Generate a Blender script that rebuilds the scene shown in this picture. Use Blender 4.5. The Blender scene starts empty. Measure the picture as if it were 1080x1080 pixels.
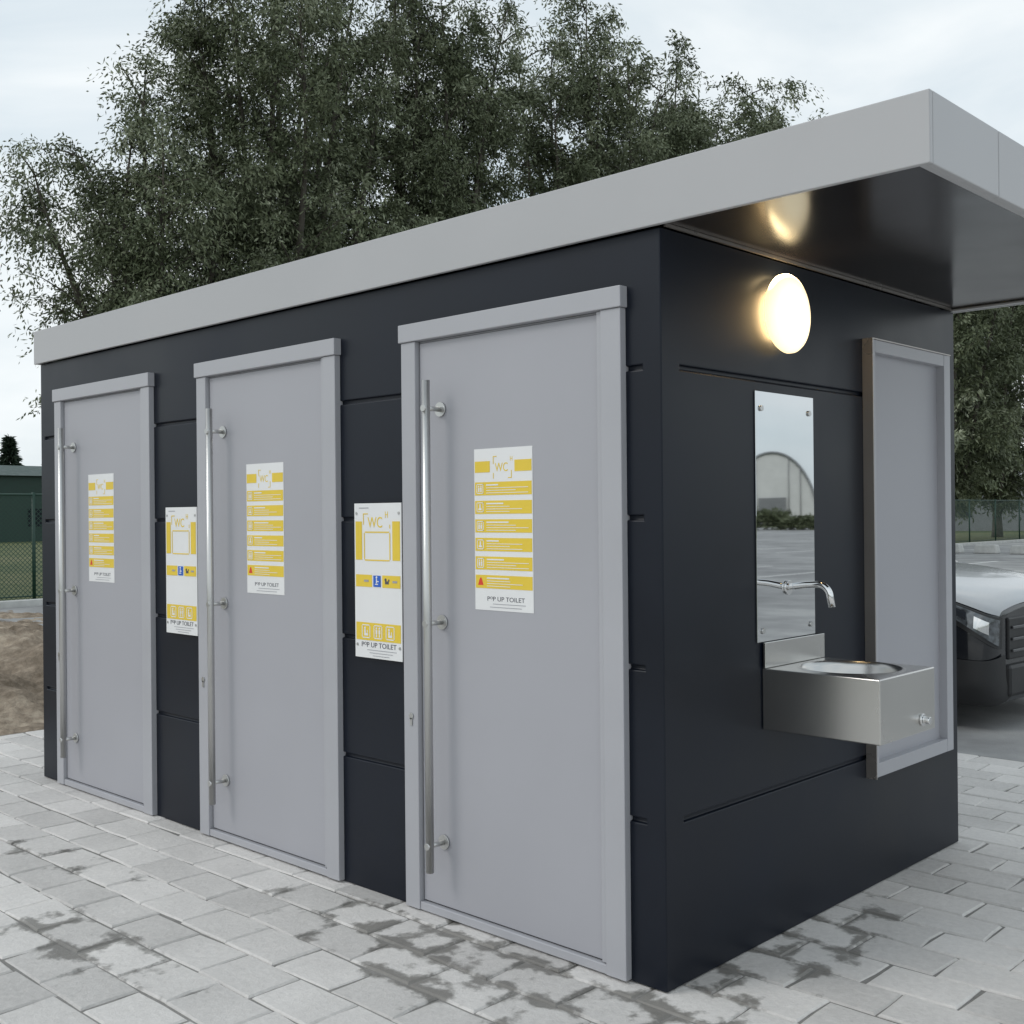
import bpy, bmesh, math, random
import numpy as np
from mathutils import Vector, Matrix
from mathutils import noise as mnoise
random.seed(7)
scene=bpy.context.scene
COL=scene.collection
scene.view_settings.view_transform='Standard'
scene.view_settings.look='None'
scene.view_settings.exposure=0

# ------------------------------------------------------------ materials
def newmat(name):
    m=bpy.data.materials.new(name); m.use_nodes=True
    nt=m.node_tree; b=nt.nodes['Principled BSDF']
    return m,nt,b
def nd(nt,t,**kw):
    n=nt.nodes.new(t)
    for k,v in kw.items(): setattr(n,k,v)
    return n
def paint(name,col,rough=0.4,metal=0.0,var=0.08,scale=3.0,bump=0.02,bscale=60,rvar=0.1,spec=0.5,coat=0.0,stretch=None):
    m,nt,b=newmat(name); L=nt.links
    tc=nd(nt,'ShaderNodeTexCoord')
    n=nd(nt,'ShaderNodeTexNoise'); n.inputs['Scale'].default_value=scale; n.inputs['Detail'].default_value=5
    L.new(tc.outputs['Object'],n.inputs['Vector'])
    r=nd(nt,'ShaderNodeMapRange'); r.inputs[1].default_value=0.3; r.inputs[2].default_value=0.7
    r.inputs[3].default_value=1-var; r.inputs[4].default_value=1+var
    L.new(n.outputs['Fac'],r.inputs[0])
    mx=nd(nt,'ShaderNodeVectorMath',operation='SCALE'); mx.inputs[0].default_value=col[:3]
    L.new(r.outputs[0],mx.inputs['Scale']); L.new(mx.outputs[0],b.inputs['Base Color'])
    r2=nd(nt,'ShaderNodeMapRange'); r2.inputs[1].default_value=0.3; r2.inputs[2].default_value=0.7
    r2.inputs[3].default_value=max(0.02,rough-rvar); r2.inputs[4].default_value=rough+rvar
    L.new(n.outputs['Fac'],r2.inputs[0]); L.new(r2.outputs[0],b.inputs['Roughness'])
    b.inputs['Metallic'].default_value=metal
    b.inputs['Specular IOR Level'].default_value=spec
    b.inputs['Coat Weight'].default_value=coat
    if bump>0:
        n3=nd(nt,'ShaderNodeTexNoise'); n3.inputs['Scale'].default_value=bscale; n3.inputs['Detail'].default_value=4 if not stretch else 1
        if stretch:
            mp=nd(nt,'ShaderNodeMapping'); mp.inputs['Scale'].default_value=stretch
            L.new(tc.outputs['Object'],mp.inputs['Vector']); L.new(mp.outputs[0],n3.inputs['Vector'])
        else: L.new(tc.outputs['Object'],n3.inputs['Vector'])
        bp=nd(nt,'ShaderNodeBump'); bp.inputs['Strength'].default_value=bump*5; bp.inputs['Distance'].default_value=0.01
        L.new(n3.outputs['Fac'],bp.inputs['Height']); L.new(bp.outputs[0],b.inputs['Normal'])
    return m
M={}
M['dark']=paint('anthracite_panel',(0.0058,0.0088,0.0165),0.38,var=0.25,scale=1.4,bump=0.006,bscale=4,rvar=0.08,spec=0.30)
M['grey']=paint('light_grey_paint',(0.385,0.385,0.415),0.42,var=0.035,scale=1.1,bump=0.002,bscale=4,rvar=0.06)
M['greyframe']=paint('frame_grey_paint',(0.41,0.412,0.438),0.36,var=0.03,scale=2.5,bump=0.002,bscale=8,rvar=0.06)
M['fascia']=paint('fascia_aluminium',(0.44,0.44,0.45),0.4,var=0.04,scale=1.2,bump=0.002,bscale=3)
M['soffit']=paint('soffit_dark',(0.016,0.013,0.012),0.19,var=0.25,scale=2,bump=0.01,bscale=5,rvar=0.05,spec=0.45)
M['steel']=paint('brushed_steel',(0.58,0.58,0.57),0.36,metal=1.0,var=0.02,scale=2,bump=0,rvar=0.02)
M['steelsink']=paint('sink_steel',(0.60,0.59,0.57),0.27,metal=1.0,var=0.03,scale=1.5,bump=0.001,bscale=3,rvar=0.03)
M['edge']=paint('hatch_edge_metal',(0.36,0.335,0.315),0.3,metal=0.7,var=0.06,scale=3,bump=0,rvar=0.05)
M['chrome']=paint('chrome',(0.8,0.8,0.8),0.09,metal=1.0,var=0.02,bump=0,rvar=0.03)
M['mirror']=paint('polished_mirror',(0.70,0.71,0.72),0.02,metal=1.0,var=0.02,bump=0.0016,bscale=2.2,rvar=0.003,stretch=(1,1.0,3.0))
M['white']=paint('sign_white',(0.80,0.80,0.80),0.35,var=0.02,bump=0)
M['yellow']=paint('sign_yellow',(0.80,0.58,0.055),0.4,var=0.03,bump=0)
M['ink']=paint('sign_ink',(0.08,0.08,0.10),0.5,var=0.02,bump=0)
M['blue']=paint('sign_blue',(0.02,0.12,0.55),0.4,var=0.02,bump=0)
M['red']=paint('sign_red',(0.72,0.06,0.03),0.4,var=0.02,bump=0)
M['greyink']=paint('sign_grey',(0.35,0.35,0.38),0.4,var=0.02,bump=0)
M['black']=paint('black_plastic',(0.015,0.015,0.016),0.45,bump=0.01)
M['darktrim']=paint('dark_chrome_trim',(0.14,0.14,0.145),0.3,metal=0.7,bump=0)
M['blackpaint']=paint('black_car_paint',(0.012,0.013,0.016),0.16,bump=0,coat=0.5,rvar=0.02)
M['skysheenpaint']=paint('bonnet_sky_sheen',(0.40,0.415,0.43),0.22,bump=0,coat=0.5,var=0.02,rvar=0.02)  # sky reflection on the dark bonnet, put into the colour as a pale coat
M['redpaint']=paint('red_car_paint',(0.42,0.02,0.02),0.3,bump=0,coat=0.3)
M['tyre']=paint('tyre_rubber',(0.02,0.02,0.02),0.8)
M['glass']=paint('dark_glass',(0.02,0.025,0.03),0.06,bump=0,rvar=0.02)
M['lens']=paint('headlight_lens',(0.10,0.11,0.12),0.10,metal=0.3,var=0.7,scale=22,bump=0,rvar=0.03,coat=1.0)
M['bark']=paint('bark',(0.085,0.075,0.06),0.9,var=0.35,scale=4,bump=0.15,bscale=14)
M['fencegreen']=paint('fence_green',(0.015,0.05,0.035),0.5,bump=0)
M['concrete']=paint('kerb_concrete',(0.52,0.52,0.50),0.8,var=0.12,scale=5,bump=0.05,bscale=50)
M['whiteline']=paint('road_paint',(0.7,0.7,0.68),0.7,var=0.12,scale=8,bump=0)
M['shed']=paint('dark_cladding',(0.022,0.050,0.040),0.6,var=0.15)
M['roofgrey']=paint('grey_roof',(0.22,0.23,0.24),0.6,var=0.1)
M['hangar']=paint('white_membrane',(0.70,0.71,0.70),0.5,var=0.06,scale=1)

def ground_mat(name,cols,scale,rough=0.9,bump=0.3,bscale=30,big=0.3):
    m,nt,b=newmat(name); L=nt.links
    tc=nd(nt,'ShaderNodeTexCoord')
    n=nd(nt,'ShaderNodeTexNoise'); n.inputs['Scale'].default_value=scale; n.inputs['Detail'].default_value=9; n.inputs['Roughness'].default_value=0.68
    n1=nd(nt,'ShaderNodeTexNoise'); n1.inputs['Scale'].default_value=big; n1.inputs['Detail'].default_value=4
    L.new(tc.outputs['Object'],n.inputs['Vector']); L.new(tc.outputs['Object'],n1.inputs['Vector'])
    mm=nd(nt,'ShaderNodeMath',operation='ADD'); L.new(n.outputs['Fac'],mm.inputs[0]); L.new(n1.outputs['Fac'],mm.inputs[1])
    h=nd(nt,'ShaderNodeMath',operation='MULTIPLY'); h.inputs[1].default_value=0.5; L.new(mm.outputs[0],h.inputs[0])
    cr=nd(nt,'ShaderNodeValToRGB'); e=cr.color_ramp.elements
    e[0].position=0.38; e[0].color=(*cols[0],1); e[1].position=0.62; e[1].color=(*cols[-1],1)
    if len(cols)==3:
        x=e.new(0.5); x.color=(*cols[1],1)
    L.new(h.outputs[0],cr.inputs[0]); L.new(cr.outputs[0],b.inputs['Base Color'])
    b.inputs['Roughness'].default_value=rough; b.inputs['Specular IOR Level'].default_value=0.3
    n3=nd(nt,'ShaderNodeTexNoise'); n3.inputs['Scale'].default_value=bscale; n3.inputs['Detail'].default_value=8
    L.new(tc.outputs['Object'],n3.inputs['Vector'])
    bp=nd(nt,'ShaderNodeBump'); bp.inputs['Strength'].default_value=bump; bp.inputs['Distance'].default_value=0.03
    L.new(n3.outputs['Fac'],bp.inputs['Height']); L.new(bp.outputs[0],b.inputs['Normal'])
    return m
M['grass']=ground_mat('grass_ground',[(0.05,0.075,0.028),(0.10,0.115,0.045),(0.16,0.155,0.08)],2.5,big=0.12)
M['dirt']=ground_mat('bare_dirt',[(0.13,0.10,0.07),(0.25,0.20,0.15),(0.42,0.35,0.27)],9.0,bump=1.0,bscale=14,big=1.3)
M['asphalt']=ground_mat('asphalt_ground',[(0.24,0.24,0.24),(0.33,0.33,0.328),(0.45,0.45,0.44)],1.0,rough=0.7,bump=0.3,bscale=90,big=0.25)
M['bedding']=ground_mat('joint_sand',[(0.18,0.175,0.165),(0.32,0.31,0.295)],9.0,bump=0.3,bscale=90)

def paver_mat():
    m,nt,b=newmat('concrete_paver'); L=nt.links
    tc=nd(nt,'ShaderNodeTexCoord')
    at=nd(nt,'ShaderNodeAttribute'); at.attribute_name='tone'
    n=nd(nt,'ShaderNodeTexNoise'); n.inputs['Scale'].default_value=36; n.inputs['Detail'].default_value=10; n.inputs['Roughness'].default_value=0.78
    n2=nd(nt,'ShaderNodeTexNoise'); n2.inputs['Scale'].default_value=3.1; n2.inputs['Detail'].default_value=6
    for q in (n,n2): L.new(tc.outputs['Object'],q.inputs['Vector'])
    base=nd(nt,'ShaderNodeValToRGB'); e=base.color_ramp.elements
    e[0].position=0.15; e[0].color=(0.35,0.337,0.325,1); e[1].position=1.0; e[1].color=(0.83,0.80,0.77,1)
    s=nd(nt,'ShaderNodeMath',operation='MULTIPLY_ADD'); s.inputs[1].default_value=0.30; L.new(at.outputs['Fac'],s.inputs[0])
    s2=nd(nt,'ShaderNodeMath',operation='MULTIPLY_ADD'); s2.inputs[1].default_value=0.68; L.new(n.outputs['Fac'],s2.inputs[0]); 
    s3=nd(nt,'ShaderNodeMath',operation='MULTIPLY'); s3.inputs[1].default_value=0.42; L.new(n2.outputs['Fac'],s3.inputs[0])
    L.new(s3.outputs[0],s2.inputs[2]); L.new(s2.outputs[0],s.inputs[2]); L.new(s.outputs[0],base.inputs[0])
    def zone(cx,cy,rx,ry,amp):
        v=nd(nt,'ShaderNodeVectorMath',operation='SUBTRACT'); v.inputs[1].default_value=(cx,cy,0); L.new(tc.outputs['Object'],v.inputs[0])
        v2=nd(nt,'ShaderNodeVectorMath',operation='MULTIPLY'); v2.inputs[1].default_value=(1/rx,1/ry,0); L.new(v.outputs[0],v2.inputs[0])
        l=nd(nt,'ShaderNodeVectorMath',operation='LENGTH'); L.new(v2.outputs[0],l.inputs[0])
        f=nd(nt,'ShaderNodeMapRange'); f.inputs[1].default_value=0.35; f.inputs[2].default_value=1.15; f.inputs[3].default_value=amp; f.inputs[4].default_value=0
        f.interpolation_type='SMOOTHSTEP'
        L.new(l.outputs['Value'],f.inputs[0]); return f.outputs[0]
    zs=[zone(-0.55,-0.22,1.5,0.45,0.88),zone(-1.75,-1.05,0.85,0.28,0.78),zone(0.12,0.50,0.28,1.15,0.85),zone(0.30,-0.30,0.5,0.30,0.6),zone(-2.9,-0.65,0.8,0.2,0.6)]
    cur=zs[0]
    for z in zs[1:]:
        mx=nd(nt,'ShaderNodeMath',operation='MAXIMUM'); L.new(cur,mx.inputs[0]); L.new(z,mx.inputs[1]); cur=mx.outputs[0]
    nw=nd(nt,'ShaderNodeTexNoise'); nw.inputs['Scale'].default_value=5.0; nw.inputs['Detail'].default_value=10; nw.inputs['Roughness'].default_value=0.62; nw.inputs['Distortion'].default_value=0.1
    L.new(tc.outputs['Object'],nw.inputs['Vector'])
    at2=nd(nt,'ShaderNodeAttribute'); at2.attribute_name='edge'
    e1=nd(nt,'ShaderNodeMath',operation='MULTIPLY_ADD'); e1.inputs[1].default_value=0.155; e1.inputs[2].default_value=0.165; L.new(at2.outputs['Fac'],e1.inputs[0])
    w=nd(nt,'ShaderNodeMath',operation='MULTIPLY_ADD'); L.new(cur,w.inputs[0]); L.new(e1.outputs[0],w.inputs[1]); L.new(nw.outputs['Fac'],w.inputs[2])
    wr=nd(nt,'ShaderNodeMapRange'); wr.inputs[1].default_value=0.665; wr.inputs[2].default_value=0.775; wr.interpolation_type='SMOOTHSTEP'
    L.new(w.outputs[0],wr.inputs[0])
    dk=nd(nt,'ShaderNodeMix',data_type='RGBA',blend_type='MULTIPLY'); L.new(wr.outputs[0],dk.inputs[0]); L.new(base.outputs[0],dk.inputs[6]); dk.inputs[7].default_value=(0.37,0.365,0.35,1)
    L.new(dk.outputs[2],b.inputs['Base Color'])
    rr=nd(nt,'ShaderNodeMapRange'); rr.inputs[3].default_value=0.82; rr.inputs[4].default_value=0.45; L.new(wr.outputs[0],rr.inputs[0]); L.new(rr.outputs[0],b.inputs['Roughness'])
    bp=nd(nt,'ShaderNodeBump'); bp.inputs['Strength'].default_value=0.8; bp.inputs['Distance'].default_value=0.009
    L.new(n.outputs['Fac'],bp.inputs['Height']); L.new(bp.outputs[0],b.inputs['Normal'])
    return m
M['paver']=paver_mat()

def leaf_mat(name,c1,c2,c3):
    m,nt,b=newmat(name); L=nt.links
    at=nd(nt,'ShaderNodeAttribute'); at.attribute_name='tone'
    cr=nd(nt,'ShaderNodeValToRGB'); e=cr.color_ramp.elements
    e[0].color=(*c1,1); e[1].color=(*c3,1); e[0].position=0.1; e[1].position=0.95
    x=e.new(0.6); x.color=(*c2,1)
    L.new(at.outputs['Fac'],cr.inputs[0]); L.new(cr.outputs[0],b.inputs['Base Color'])
    b.inputs['Roughness'].default_value=0.6; b.inputs['Specular IOR Level'].default_value=0.3
    return m
M['leaf']=leaf_mat('willow_leaf',(0.068,0.085,0.042),(0.140,0.163,0.092),(0.31,0.335,0.235))
M['leafdark']=leaf_mat('conifer_needles',(0.015,0.03,0.018),(0.03,0.05,0.03),(0.05,0.07,0.04))

ly,lz=0.700,2.20
# opal shade: cream, upward faces given added glow so the soffit reflects it
m,nt,b=newmat('lamp_opal'); L=nt.links
b.inputs['Base Color'].default_value=(0.85,0.8,0.7,1); b.inputs['Roughness'].default_value=0.3
tc=nd(nt,'ShaderNodeTexCoord'); sp=nd(nt,'ShaderNodeSeparateXYZ'); L.new(tc.outputs['Normal'],sp.inputs[0])
up_=nd(nt,'ShaderNodeMapRange'); up_.inputs[1].default_value=0.45; up_.inputs[2].default_value=0.95; up_.inputs[3].default_value=1.75; up_.inputs[4].default_value=20.0
L.new(sp.outputs[2],up_.inputs[0]); L.new(up_.outputs[0],b.inputs['Emission Strength'])
v=nd(nt,'ShaderNodeVectorMath',operation='SUBTRACT'); v.inputs[1].default_value=(0,ly,lz); L.new(tc.outputs['Object'],v.inputs[0])
v2=nd(nt,'ShaderNodeVectorMath',operation='MULTIPLY'); v2.inputs[1].default_value=(0,1,1); L.new(v.outputs[0],v2.inputs[0])
l=nd(nt,'ShaderNodeVectorMath',operation='LENGTH'); L.new(v2.outputs[0],l.inputs[0])
cr=nd(nt,'ShaderNodeValToRGB'); e=cr.color_ramp.elements
mr_=nd(nt,'ShaderNodeMapRange'); mr_.inputs[1].default_value=0.0; mr_.inputs[2].default_value=0.140; L.new(l.outputs['Value'],mr_.inputs[0]); L.new(mr_.outputs[0],cr.inputs[0])
e[0].position=0.45; e[0].color=(1,0.88,0.60,1); e[1].position=1.0; e[1].color=(0.80,0.60,0.32,1)
L.new(cr.outputs[0],b.inputs['Emission Color'])
M['opal']=m
m,nt,b=newmat('lamp_base_added_glow')
b.inputs['Base Color'].default_value=(0.85,0.8,0.7,1); b.inputs['Emission Color'].default_value=(1.0,0.68,0.32,1); b.inputs['Emission Strength'].default_value=30.0  # added glow behind the shade, throws the warm halo onto the wall
M['addedglow']=m
# chain link with real holes
m,nt,b=newmat('chain_link'); L=nt.links
tc=nd(nt,'ShaderNodeTexCoord'); sp=nd(nt,'ShaderNodeSeparateXYZ'); L.new(tc.outputs['Object'],sp.inputs[0])
outs=[]
for op in ('ADD','SUBTRACT'):
    a=nd(nt,'ShaderNodeMath',operation=op); L.new(sp.outputs[1],a.inputs[0]); L.new(sp.outputs[2],a.inputs[1])
    s=nd(nt,'ShaderNodeMath',operation='MULTIPLY'); s.inputs[1].default_value=12; L.new(a.outputs[0],s.inputs[0])
    f=nd(nt,'ShaderNodeMath',operation='FRACT'); L.new(s.outputs[0],f.inputs[0])
    g=nd(nt,'ShaderNodeMath',operation='LESS_THAN'); g.inputs[1].default_value=0.17; L.new(f.outputs[0],g.inputs[0]); outs.append(g)
mxx=nd(nt,'ShaderNodeMath',operation='MAXIMUM'); L.new(outs[0].outputs[0],mxx.inputs[0]); L.new(outs[1].outputs[0],mxx.inputs[1])
L.new(mxx.outputs[0],b.inputs['Alpha']); b.inputs['Base Color'].default_value=(0.02,0.06,0.04,1)
M['chain']=m

# ------------------------------------------------------------ object helpers
WO={}
def link(o): COL.objects.link(o); return o
def thing(name,base,label=None,category=None,group=None,kind=None):
    o=bpy.data.objects.new(name,None); link(o); o.location=base; o.empty_display_size=0.2
    WO[o]=Vector(base); tag(o,label,category,group,kind); return o
def tag(o,label=None,category=None,group=None,kind=None):
    if label:o['label']=label
    if category:o['category']=category
    if group:o['group']=group
    if kind:o['kind']=kind
def obj(name,bm,mat,parent=None,origin=(0,0,0),smooth=False,bevel=0,mats=None,**tags):
    me=bpy.data.meshes.new(name)
    if isinstance(bm,bmesh.types.BMesh):
        bmesh.ops.recalc_face_normals(bm,faces=bm.faces)
        bm.to_mesh(me); bm.free()
    else: me=bm
    o=bpy.data.objects.new(name,me); link(o)
    for mm in (mats or [mat]): me.materials.append(mm)
    origin=Vector(origin); WO[o]=origin
    if parent: o.parent=parent; o.location=origin-WO[parent]
    else: o.location=origin
    if smooth:
        for p in me.polygons: p.use_smooth=True
    if bevel:
        md=o.modifiers.new('bevel','BEVEL'); md.width=bevel; md.segments=2; md.limit_method='ANGLE'; md.angle_limit=0.7
    tag(o,**tags); return o
def B(): return bmesh.new()
def box(bm,x0,x1,y0,y1,z0,z1,mi=0):
    r=bmesh.ops.create_cube(bm,size=1)
    for v in r['verts']:
        v.co=Vector(((x0+x1)/2+v.co.x*(x1-x0),(y0+y1)/2+v.co.y*(y1-y0),(z0+z1)/2+v.co.z*(z1-z0)))
    for f in {f for v in r['verts'] for f in v.link_faces}: f.material_index=mi
def cyl(bm,p0,p1,r,seg=20,r2=None,mi=0):
    p0=Vector(p0);p1=Vector(p1);d=p1-p0
    R=d.to_track_quat('Z','Y').to_matrix().to_4x4()
    res=bmesh.ops.create_cone(bm,cap_ends=True,cap_tris=False,segments=seg,radius1=r,radius2=r if r2 is None else r2,depth=d.length,matrix=Matrix.Translation((p0+p1)/2)@R)
    for f in {f for v in res['verts'] for f in v.link_faces}:
        f.material_index=mi
        if len(f.verts)==4: f.smooth=True
def tube(bm,pts,radii,seg=8,cap=True):
    pts=[Vector(p) for p in pts]; rings=[]
    for i,p in enumerate(pts):
        t=(pts[min(i+1,len(pts)-1)]-pts[max(i-1,0)]).normalized()
        a=t.orthogonal().normalized() if i==0 else (prev-t*prev.dot(t)).normalized()
        prev=a; c=t.cross(a)
        rings.append([bm.verts.new(p+(a*math.cos(2*math.pi*k/seg)+c*math.sin(2*math.pi*k/seg))*radii[i]) for k in range(seg)])
    for i in range(len(rings)-1):
        for k in range(seg):
            f=bm.faces.new((rings[i][k],rings[i][(k+1)%seg],rings[i+1][(k+1)%seg],rings[i+1][k])); f.smooth=True
    if cap:
        bm.faces.new(rings[0][::-1]); bm.faces.new(rings[-1])
def textdata(s,size,align,depth,thin):
    cu=bpy.data.curves.new('lettering','FONT'); cu.body=s; cu.size=size; cu.align_x=align; cu.extrude=depth; cu.offset=-size*thin
    t=bpy.data.objects.new('lettering_tmp',cu); link(t)
    bpy.context.view_layer.update()
    dg=bpy.context.evaluated_depsgraph_get()
    me=bpy.data.meshes.new_from_object(t.evaluated_get(dg))
    bpy.data.objects.remove(t)
    return me
def textmesh(name,s,size,x,y,z,mat,parent,origin,align='CENTER',depth=0.0004,sx=1.0,thin=0.0):
    me=textdata(s,size,align,depth,thin)
    me.transform(Matrix.Translation((x,y,z))@Matrix.Rotation(math.pi/2,4,'X')@Matrix.Diagonal((sx,1,1,1)))
    me.materials.clear()
    return obj(name,me,mat,parent,origin)
def wordmark(size,x,y,z,mat,parent,origin,width):
    bm=B(); cur=0.0
    for s,k,dz in (('P',1,0),('O',0.60,0.27),('P UP TOILET',1,0)):
        me=textdata(s,size*k,'LEFT',0.0004,0.0)
        xs=[v_.co.x for v_ in me.vertices]; 
        me.transform(Matrix.Translation((cur-min(xs),size*dz,0))); cur+=max(xs)-min(xs)+size*0.07
        bm.from_mesh(me)
    sc_=width/cur
    bmesh.ops.transform(bm,matrix=Matrix.Translation((x-width/2,y,z))@Matrix.Rotation(math.pi/2,4,'X')@Matrix.Diagonal((sc_,1,1,1)),verts=bm.verts)
    for f in bm.faces: f.material_index=0
    return obj('lettering',bm,mat,parent,origin)
def copy_tree(src,loc,newparent=None):
    def rec(o,par,top):
        c=o.copy(); COL.objects.link(c)
        if par is not None: c.parent=par
        if top: c.location=loc
        for ch in list(o.children): rec(ch,c,False)
        return c
    return rec(src,newparent,True)

# ------------------------------------------------------------ the toilet building
Lb,Wb,Hb=4.4415,2.221,2.393
base=(-2.22,1.11,0)
bld=thing('public_toilet_building',base,'flat-roofed anthracite toilet cabin with three grey doors on paving','building')
O=(0,0,0)
G=[0.5226,1.008,1.485,1.962]; gw=0.008
zbr=[0.003]
for g_ in G: zbr+= [g_-gw,g_+gw]
zbr.append(2.3905)
bm=B(); vd={}
def vget(p):
    k=(round(p[0],4),round(p[1],4),round(p[2],4))
    if k not in vd: vd[k]=bm.verts.new(p)
    return vd[k]
def quad(a,b_,c_,d_):
    vs=[vget(p) for p in (a,b_,c_,d_)]
    if len(set(vs))==4:
        try: bm.faces.new(vs)
        except ValueError: pass
def relief(org,du,dn,length,grooves,depth=0.013):
    org=Vector(org);du=Vector(du);dn=Vector(dn)
    ub=sorted({0.0,length}|{g_[0] for g_ in grooves}|{g_[1] for g_ in grooves})
    nu,nz=len(ub)-1,len(zbr)-1
    def dep(i,j):
        if i<0 or j<0 or i>=nu or j>=nz: return None
        if j%2==0: return 0.0
        um=(ub[i]+ub[i+1])/2; lv=j//2
        for (a,b_,lev) in grooves:
            if a<um<b_ and lv in lev: return depth
        return 0.0
    def P(u,z,d): 
        q=org+du*u+dn*d; return (q.x,q.y,z)
    for i in range(nu):
        for j in range(nz):
            d=dep(i,j)
            quad(P(ub[i],zbr[j],d),P(ub[i+1],zbr[j],d),P(ub[i+1],zbr[j+1],d),P(ub[i],zbr[j+1],d))
            e=dep(i+1,j)
            if e is not None and e!=d: quad(P(ub[i+1],zbr[j],d),P(ub[i+1],zbr[j],e),P(ub[i+1],zbr[j+1],e),P(ub[i+1],zbr[j+1],d))
            e=dep(i,j+1)
            if e is not None and e!=d: quad(P(ub[i],zbr[j+1],d),P(ub[i+1],zbr[j+1],d),P(ub[i+1],zbr[j+1],e),P(ub[i],zbr[j+1],e))
al=(0,1,2,3)
relief((-Lb,0,0),(1,0,0),(0,1,0),Lb,[(0.05,0.24,al),(Lb-3.16,Lb-2.67,al),(Lb-1.65,Lb-1.19,al),(Lb-0.16,Lb-0.074,al)])
relief((0,0,0),(0,1,0),(-1,0,0),Wb,[(0.10,2.10,(0,3))])
relief((0,Wb,0),(-1,0,0),(0,-1,0),Lb,[(0.12,4.30,al)])
relief((-Lb,Wb,0),(0,-1,0),(1,0,0),Wb,[(0.12,2.10,(0,3))])
obj('wall',bm,M['dark'],bld,O,bevel=0.0045)
# roof
rx0,rx1,ry0,ry1=-4.462,0.879,-0.03,Wb+0.03
zb,zt=2.394,2.585
bm=B(); box(bm,rx0+0.02,rx1-0.02,ry0+0.02,ry1-0.02,2.44,2.575)
roof=obj('roof',bm,M['roofgrey'],bld,O)
bm=B()
t=0.018
box(bm,rx0,rx1,ry0,ry0+t,zb,zt); box(bm,rx0,rx1,ry1-t,ry1,zb,zt)
box(bm,rx1-t,rx1,ry0+t+0.001,0.43,zb,zt); box(bm,rx1-t,rx1,0.433,ry1-t-0.001,zb,zt)
box(bm,rx0,rx0+t,ry0+t+0.001,ry1-t-0.001,zb,zt)
box(bm,rx0+0.002,rx1-0.002,ry0+t+0.001,ry0+0.09,zt-0.012,zt-0.002)
box(bm,rx0+t+.001,rx1-t-.001,ry1-0.05,ry1-t-0.001,zb+0.002,zb+0.012)
box(bm,rx1-0.04,rx1-t-.001,ry0+t+.001,ry1-0.051,zb+0.002,zb+0.012)
obj('fascia',bm,M['fascia'],roof,O,bevel=0.003)
bm=B(); box(bm,rx0+t+0.002,rx1-0.041,ry0+t+0.002,ry1-0.052,2.4085,2.437)
obj('soffit',bm,M['soffit'],roof,O)
bm=B(); box(bm,0.0005,0.008,0.02,2.18,2.3965,2.4075); obj('roof_trim',bm,M['edge'],roof,O)

# doors
def build_door(x0):
    o=(x0,0,0)
    bm=B(); box(bm,0.085,0.957,-0.008,0.029,0.042,2.150)
    d=obj('door',bm,M['grey'],bld,o,bevel=0.003)
    bm=B()
    box(bm,0.0,0.080,-0.028,0.0292,0.006,2.157)
    box(bm,0.962,0.985,-0.019,0.0292,0.040,2.157)
    box(bm,0.986,1.068,-0.028,0.0292,0.006,2.157)
    box(bm,0.0805,0.9615,-0.004,0.0285,2.1515,2.157)
    box(bm,-0.008,1.075,-0.036,0.0292,2.158,2.226)
    obj('door_frame',bm,M['greyframe'],d,o,bevel=0.003)
    bm=B(); box(bm,0.0805,0.9855,-0.024,0.029,0.006,0.037)
    obj('sill',bm,M['greyframe'],d,o,bevel=0.003)
    bm=B(); hx=0.203
    cyl(bm,(hx,-0.084,0.185),(hx,-0.084,1.995),0.0155,32)
    for z in (0.282,1.10,1.892):
        cyl(bm,(hx,-0.084,z),(hx,-0.010,z),0.0095,16)
        cyl(bm,(hx,-0.0165,z),(hx,-0.0085,z),0.027,28)
        cyl(bm,(hx,-0.101,z),(hx,-0.084,z),0.0125,16)
    obj('handle',bm,M['steel'],d,o)
    bm=B(); cyl(bm,(0.044,-0.0325,0.735),(0.044,-0.0285,0.735),0.012,20); box(bm,0.038,0.050,-0.0325,-0.0285,0.700,0.728)
    obj('lock',bm,M['steel'],d,o)
    bm=B(); box(bm,0.0802,0.0848,-0.002,0.02,0.05,2.15); box(bm,0.9572,0.9618,-0.002,0.02,0.05,2.15); box(bm,0.087,0.955,-0.0015,0.02,0.0375,0.0415)
    obj('door_seal',bm,M['black'],d,o)
    return d
for x0 in (-1.207,-2.690,-4.207): build_door(x0)

# hatch on the side wall
o=(0,1.335,0)
bm=B(); box(bm,0.001,0.007,0.03,0.69,0.49,2.13)
h=obj('service_hatch',bm,M['grey'],bld,o,bevel=0.001)
bm=B()
box(bm,0.001,0.042,0.0065,0.030,0.445,2.178)
box(bm,0.001,0.042,0.680,0.742,0.445,2.178)
box(bm,0.001,0.041,0.0305,0.6795,2.128,2.178); box(bm,0.001,0.041,0.0305,0.6795,0.445,0.500)
obj('hatch_frame',bm,M['greyframe'],h,o,bevel=0.002)
bm=B()
box(bm,0.001,0.045,0.0,0.006,0.440,2.183)
box(bm,0.001,0.045,0.0065,0.742,2.1785,2.183)
obj('hatch_edge',bm,M['edge'],h,o)

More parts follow.
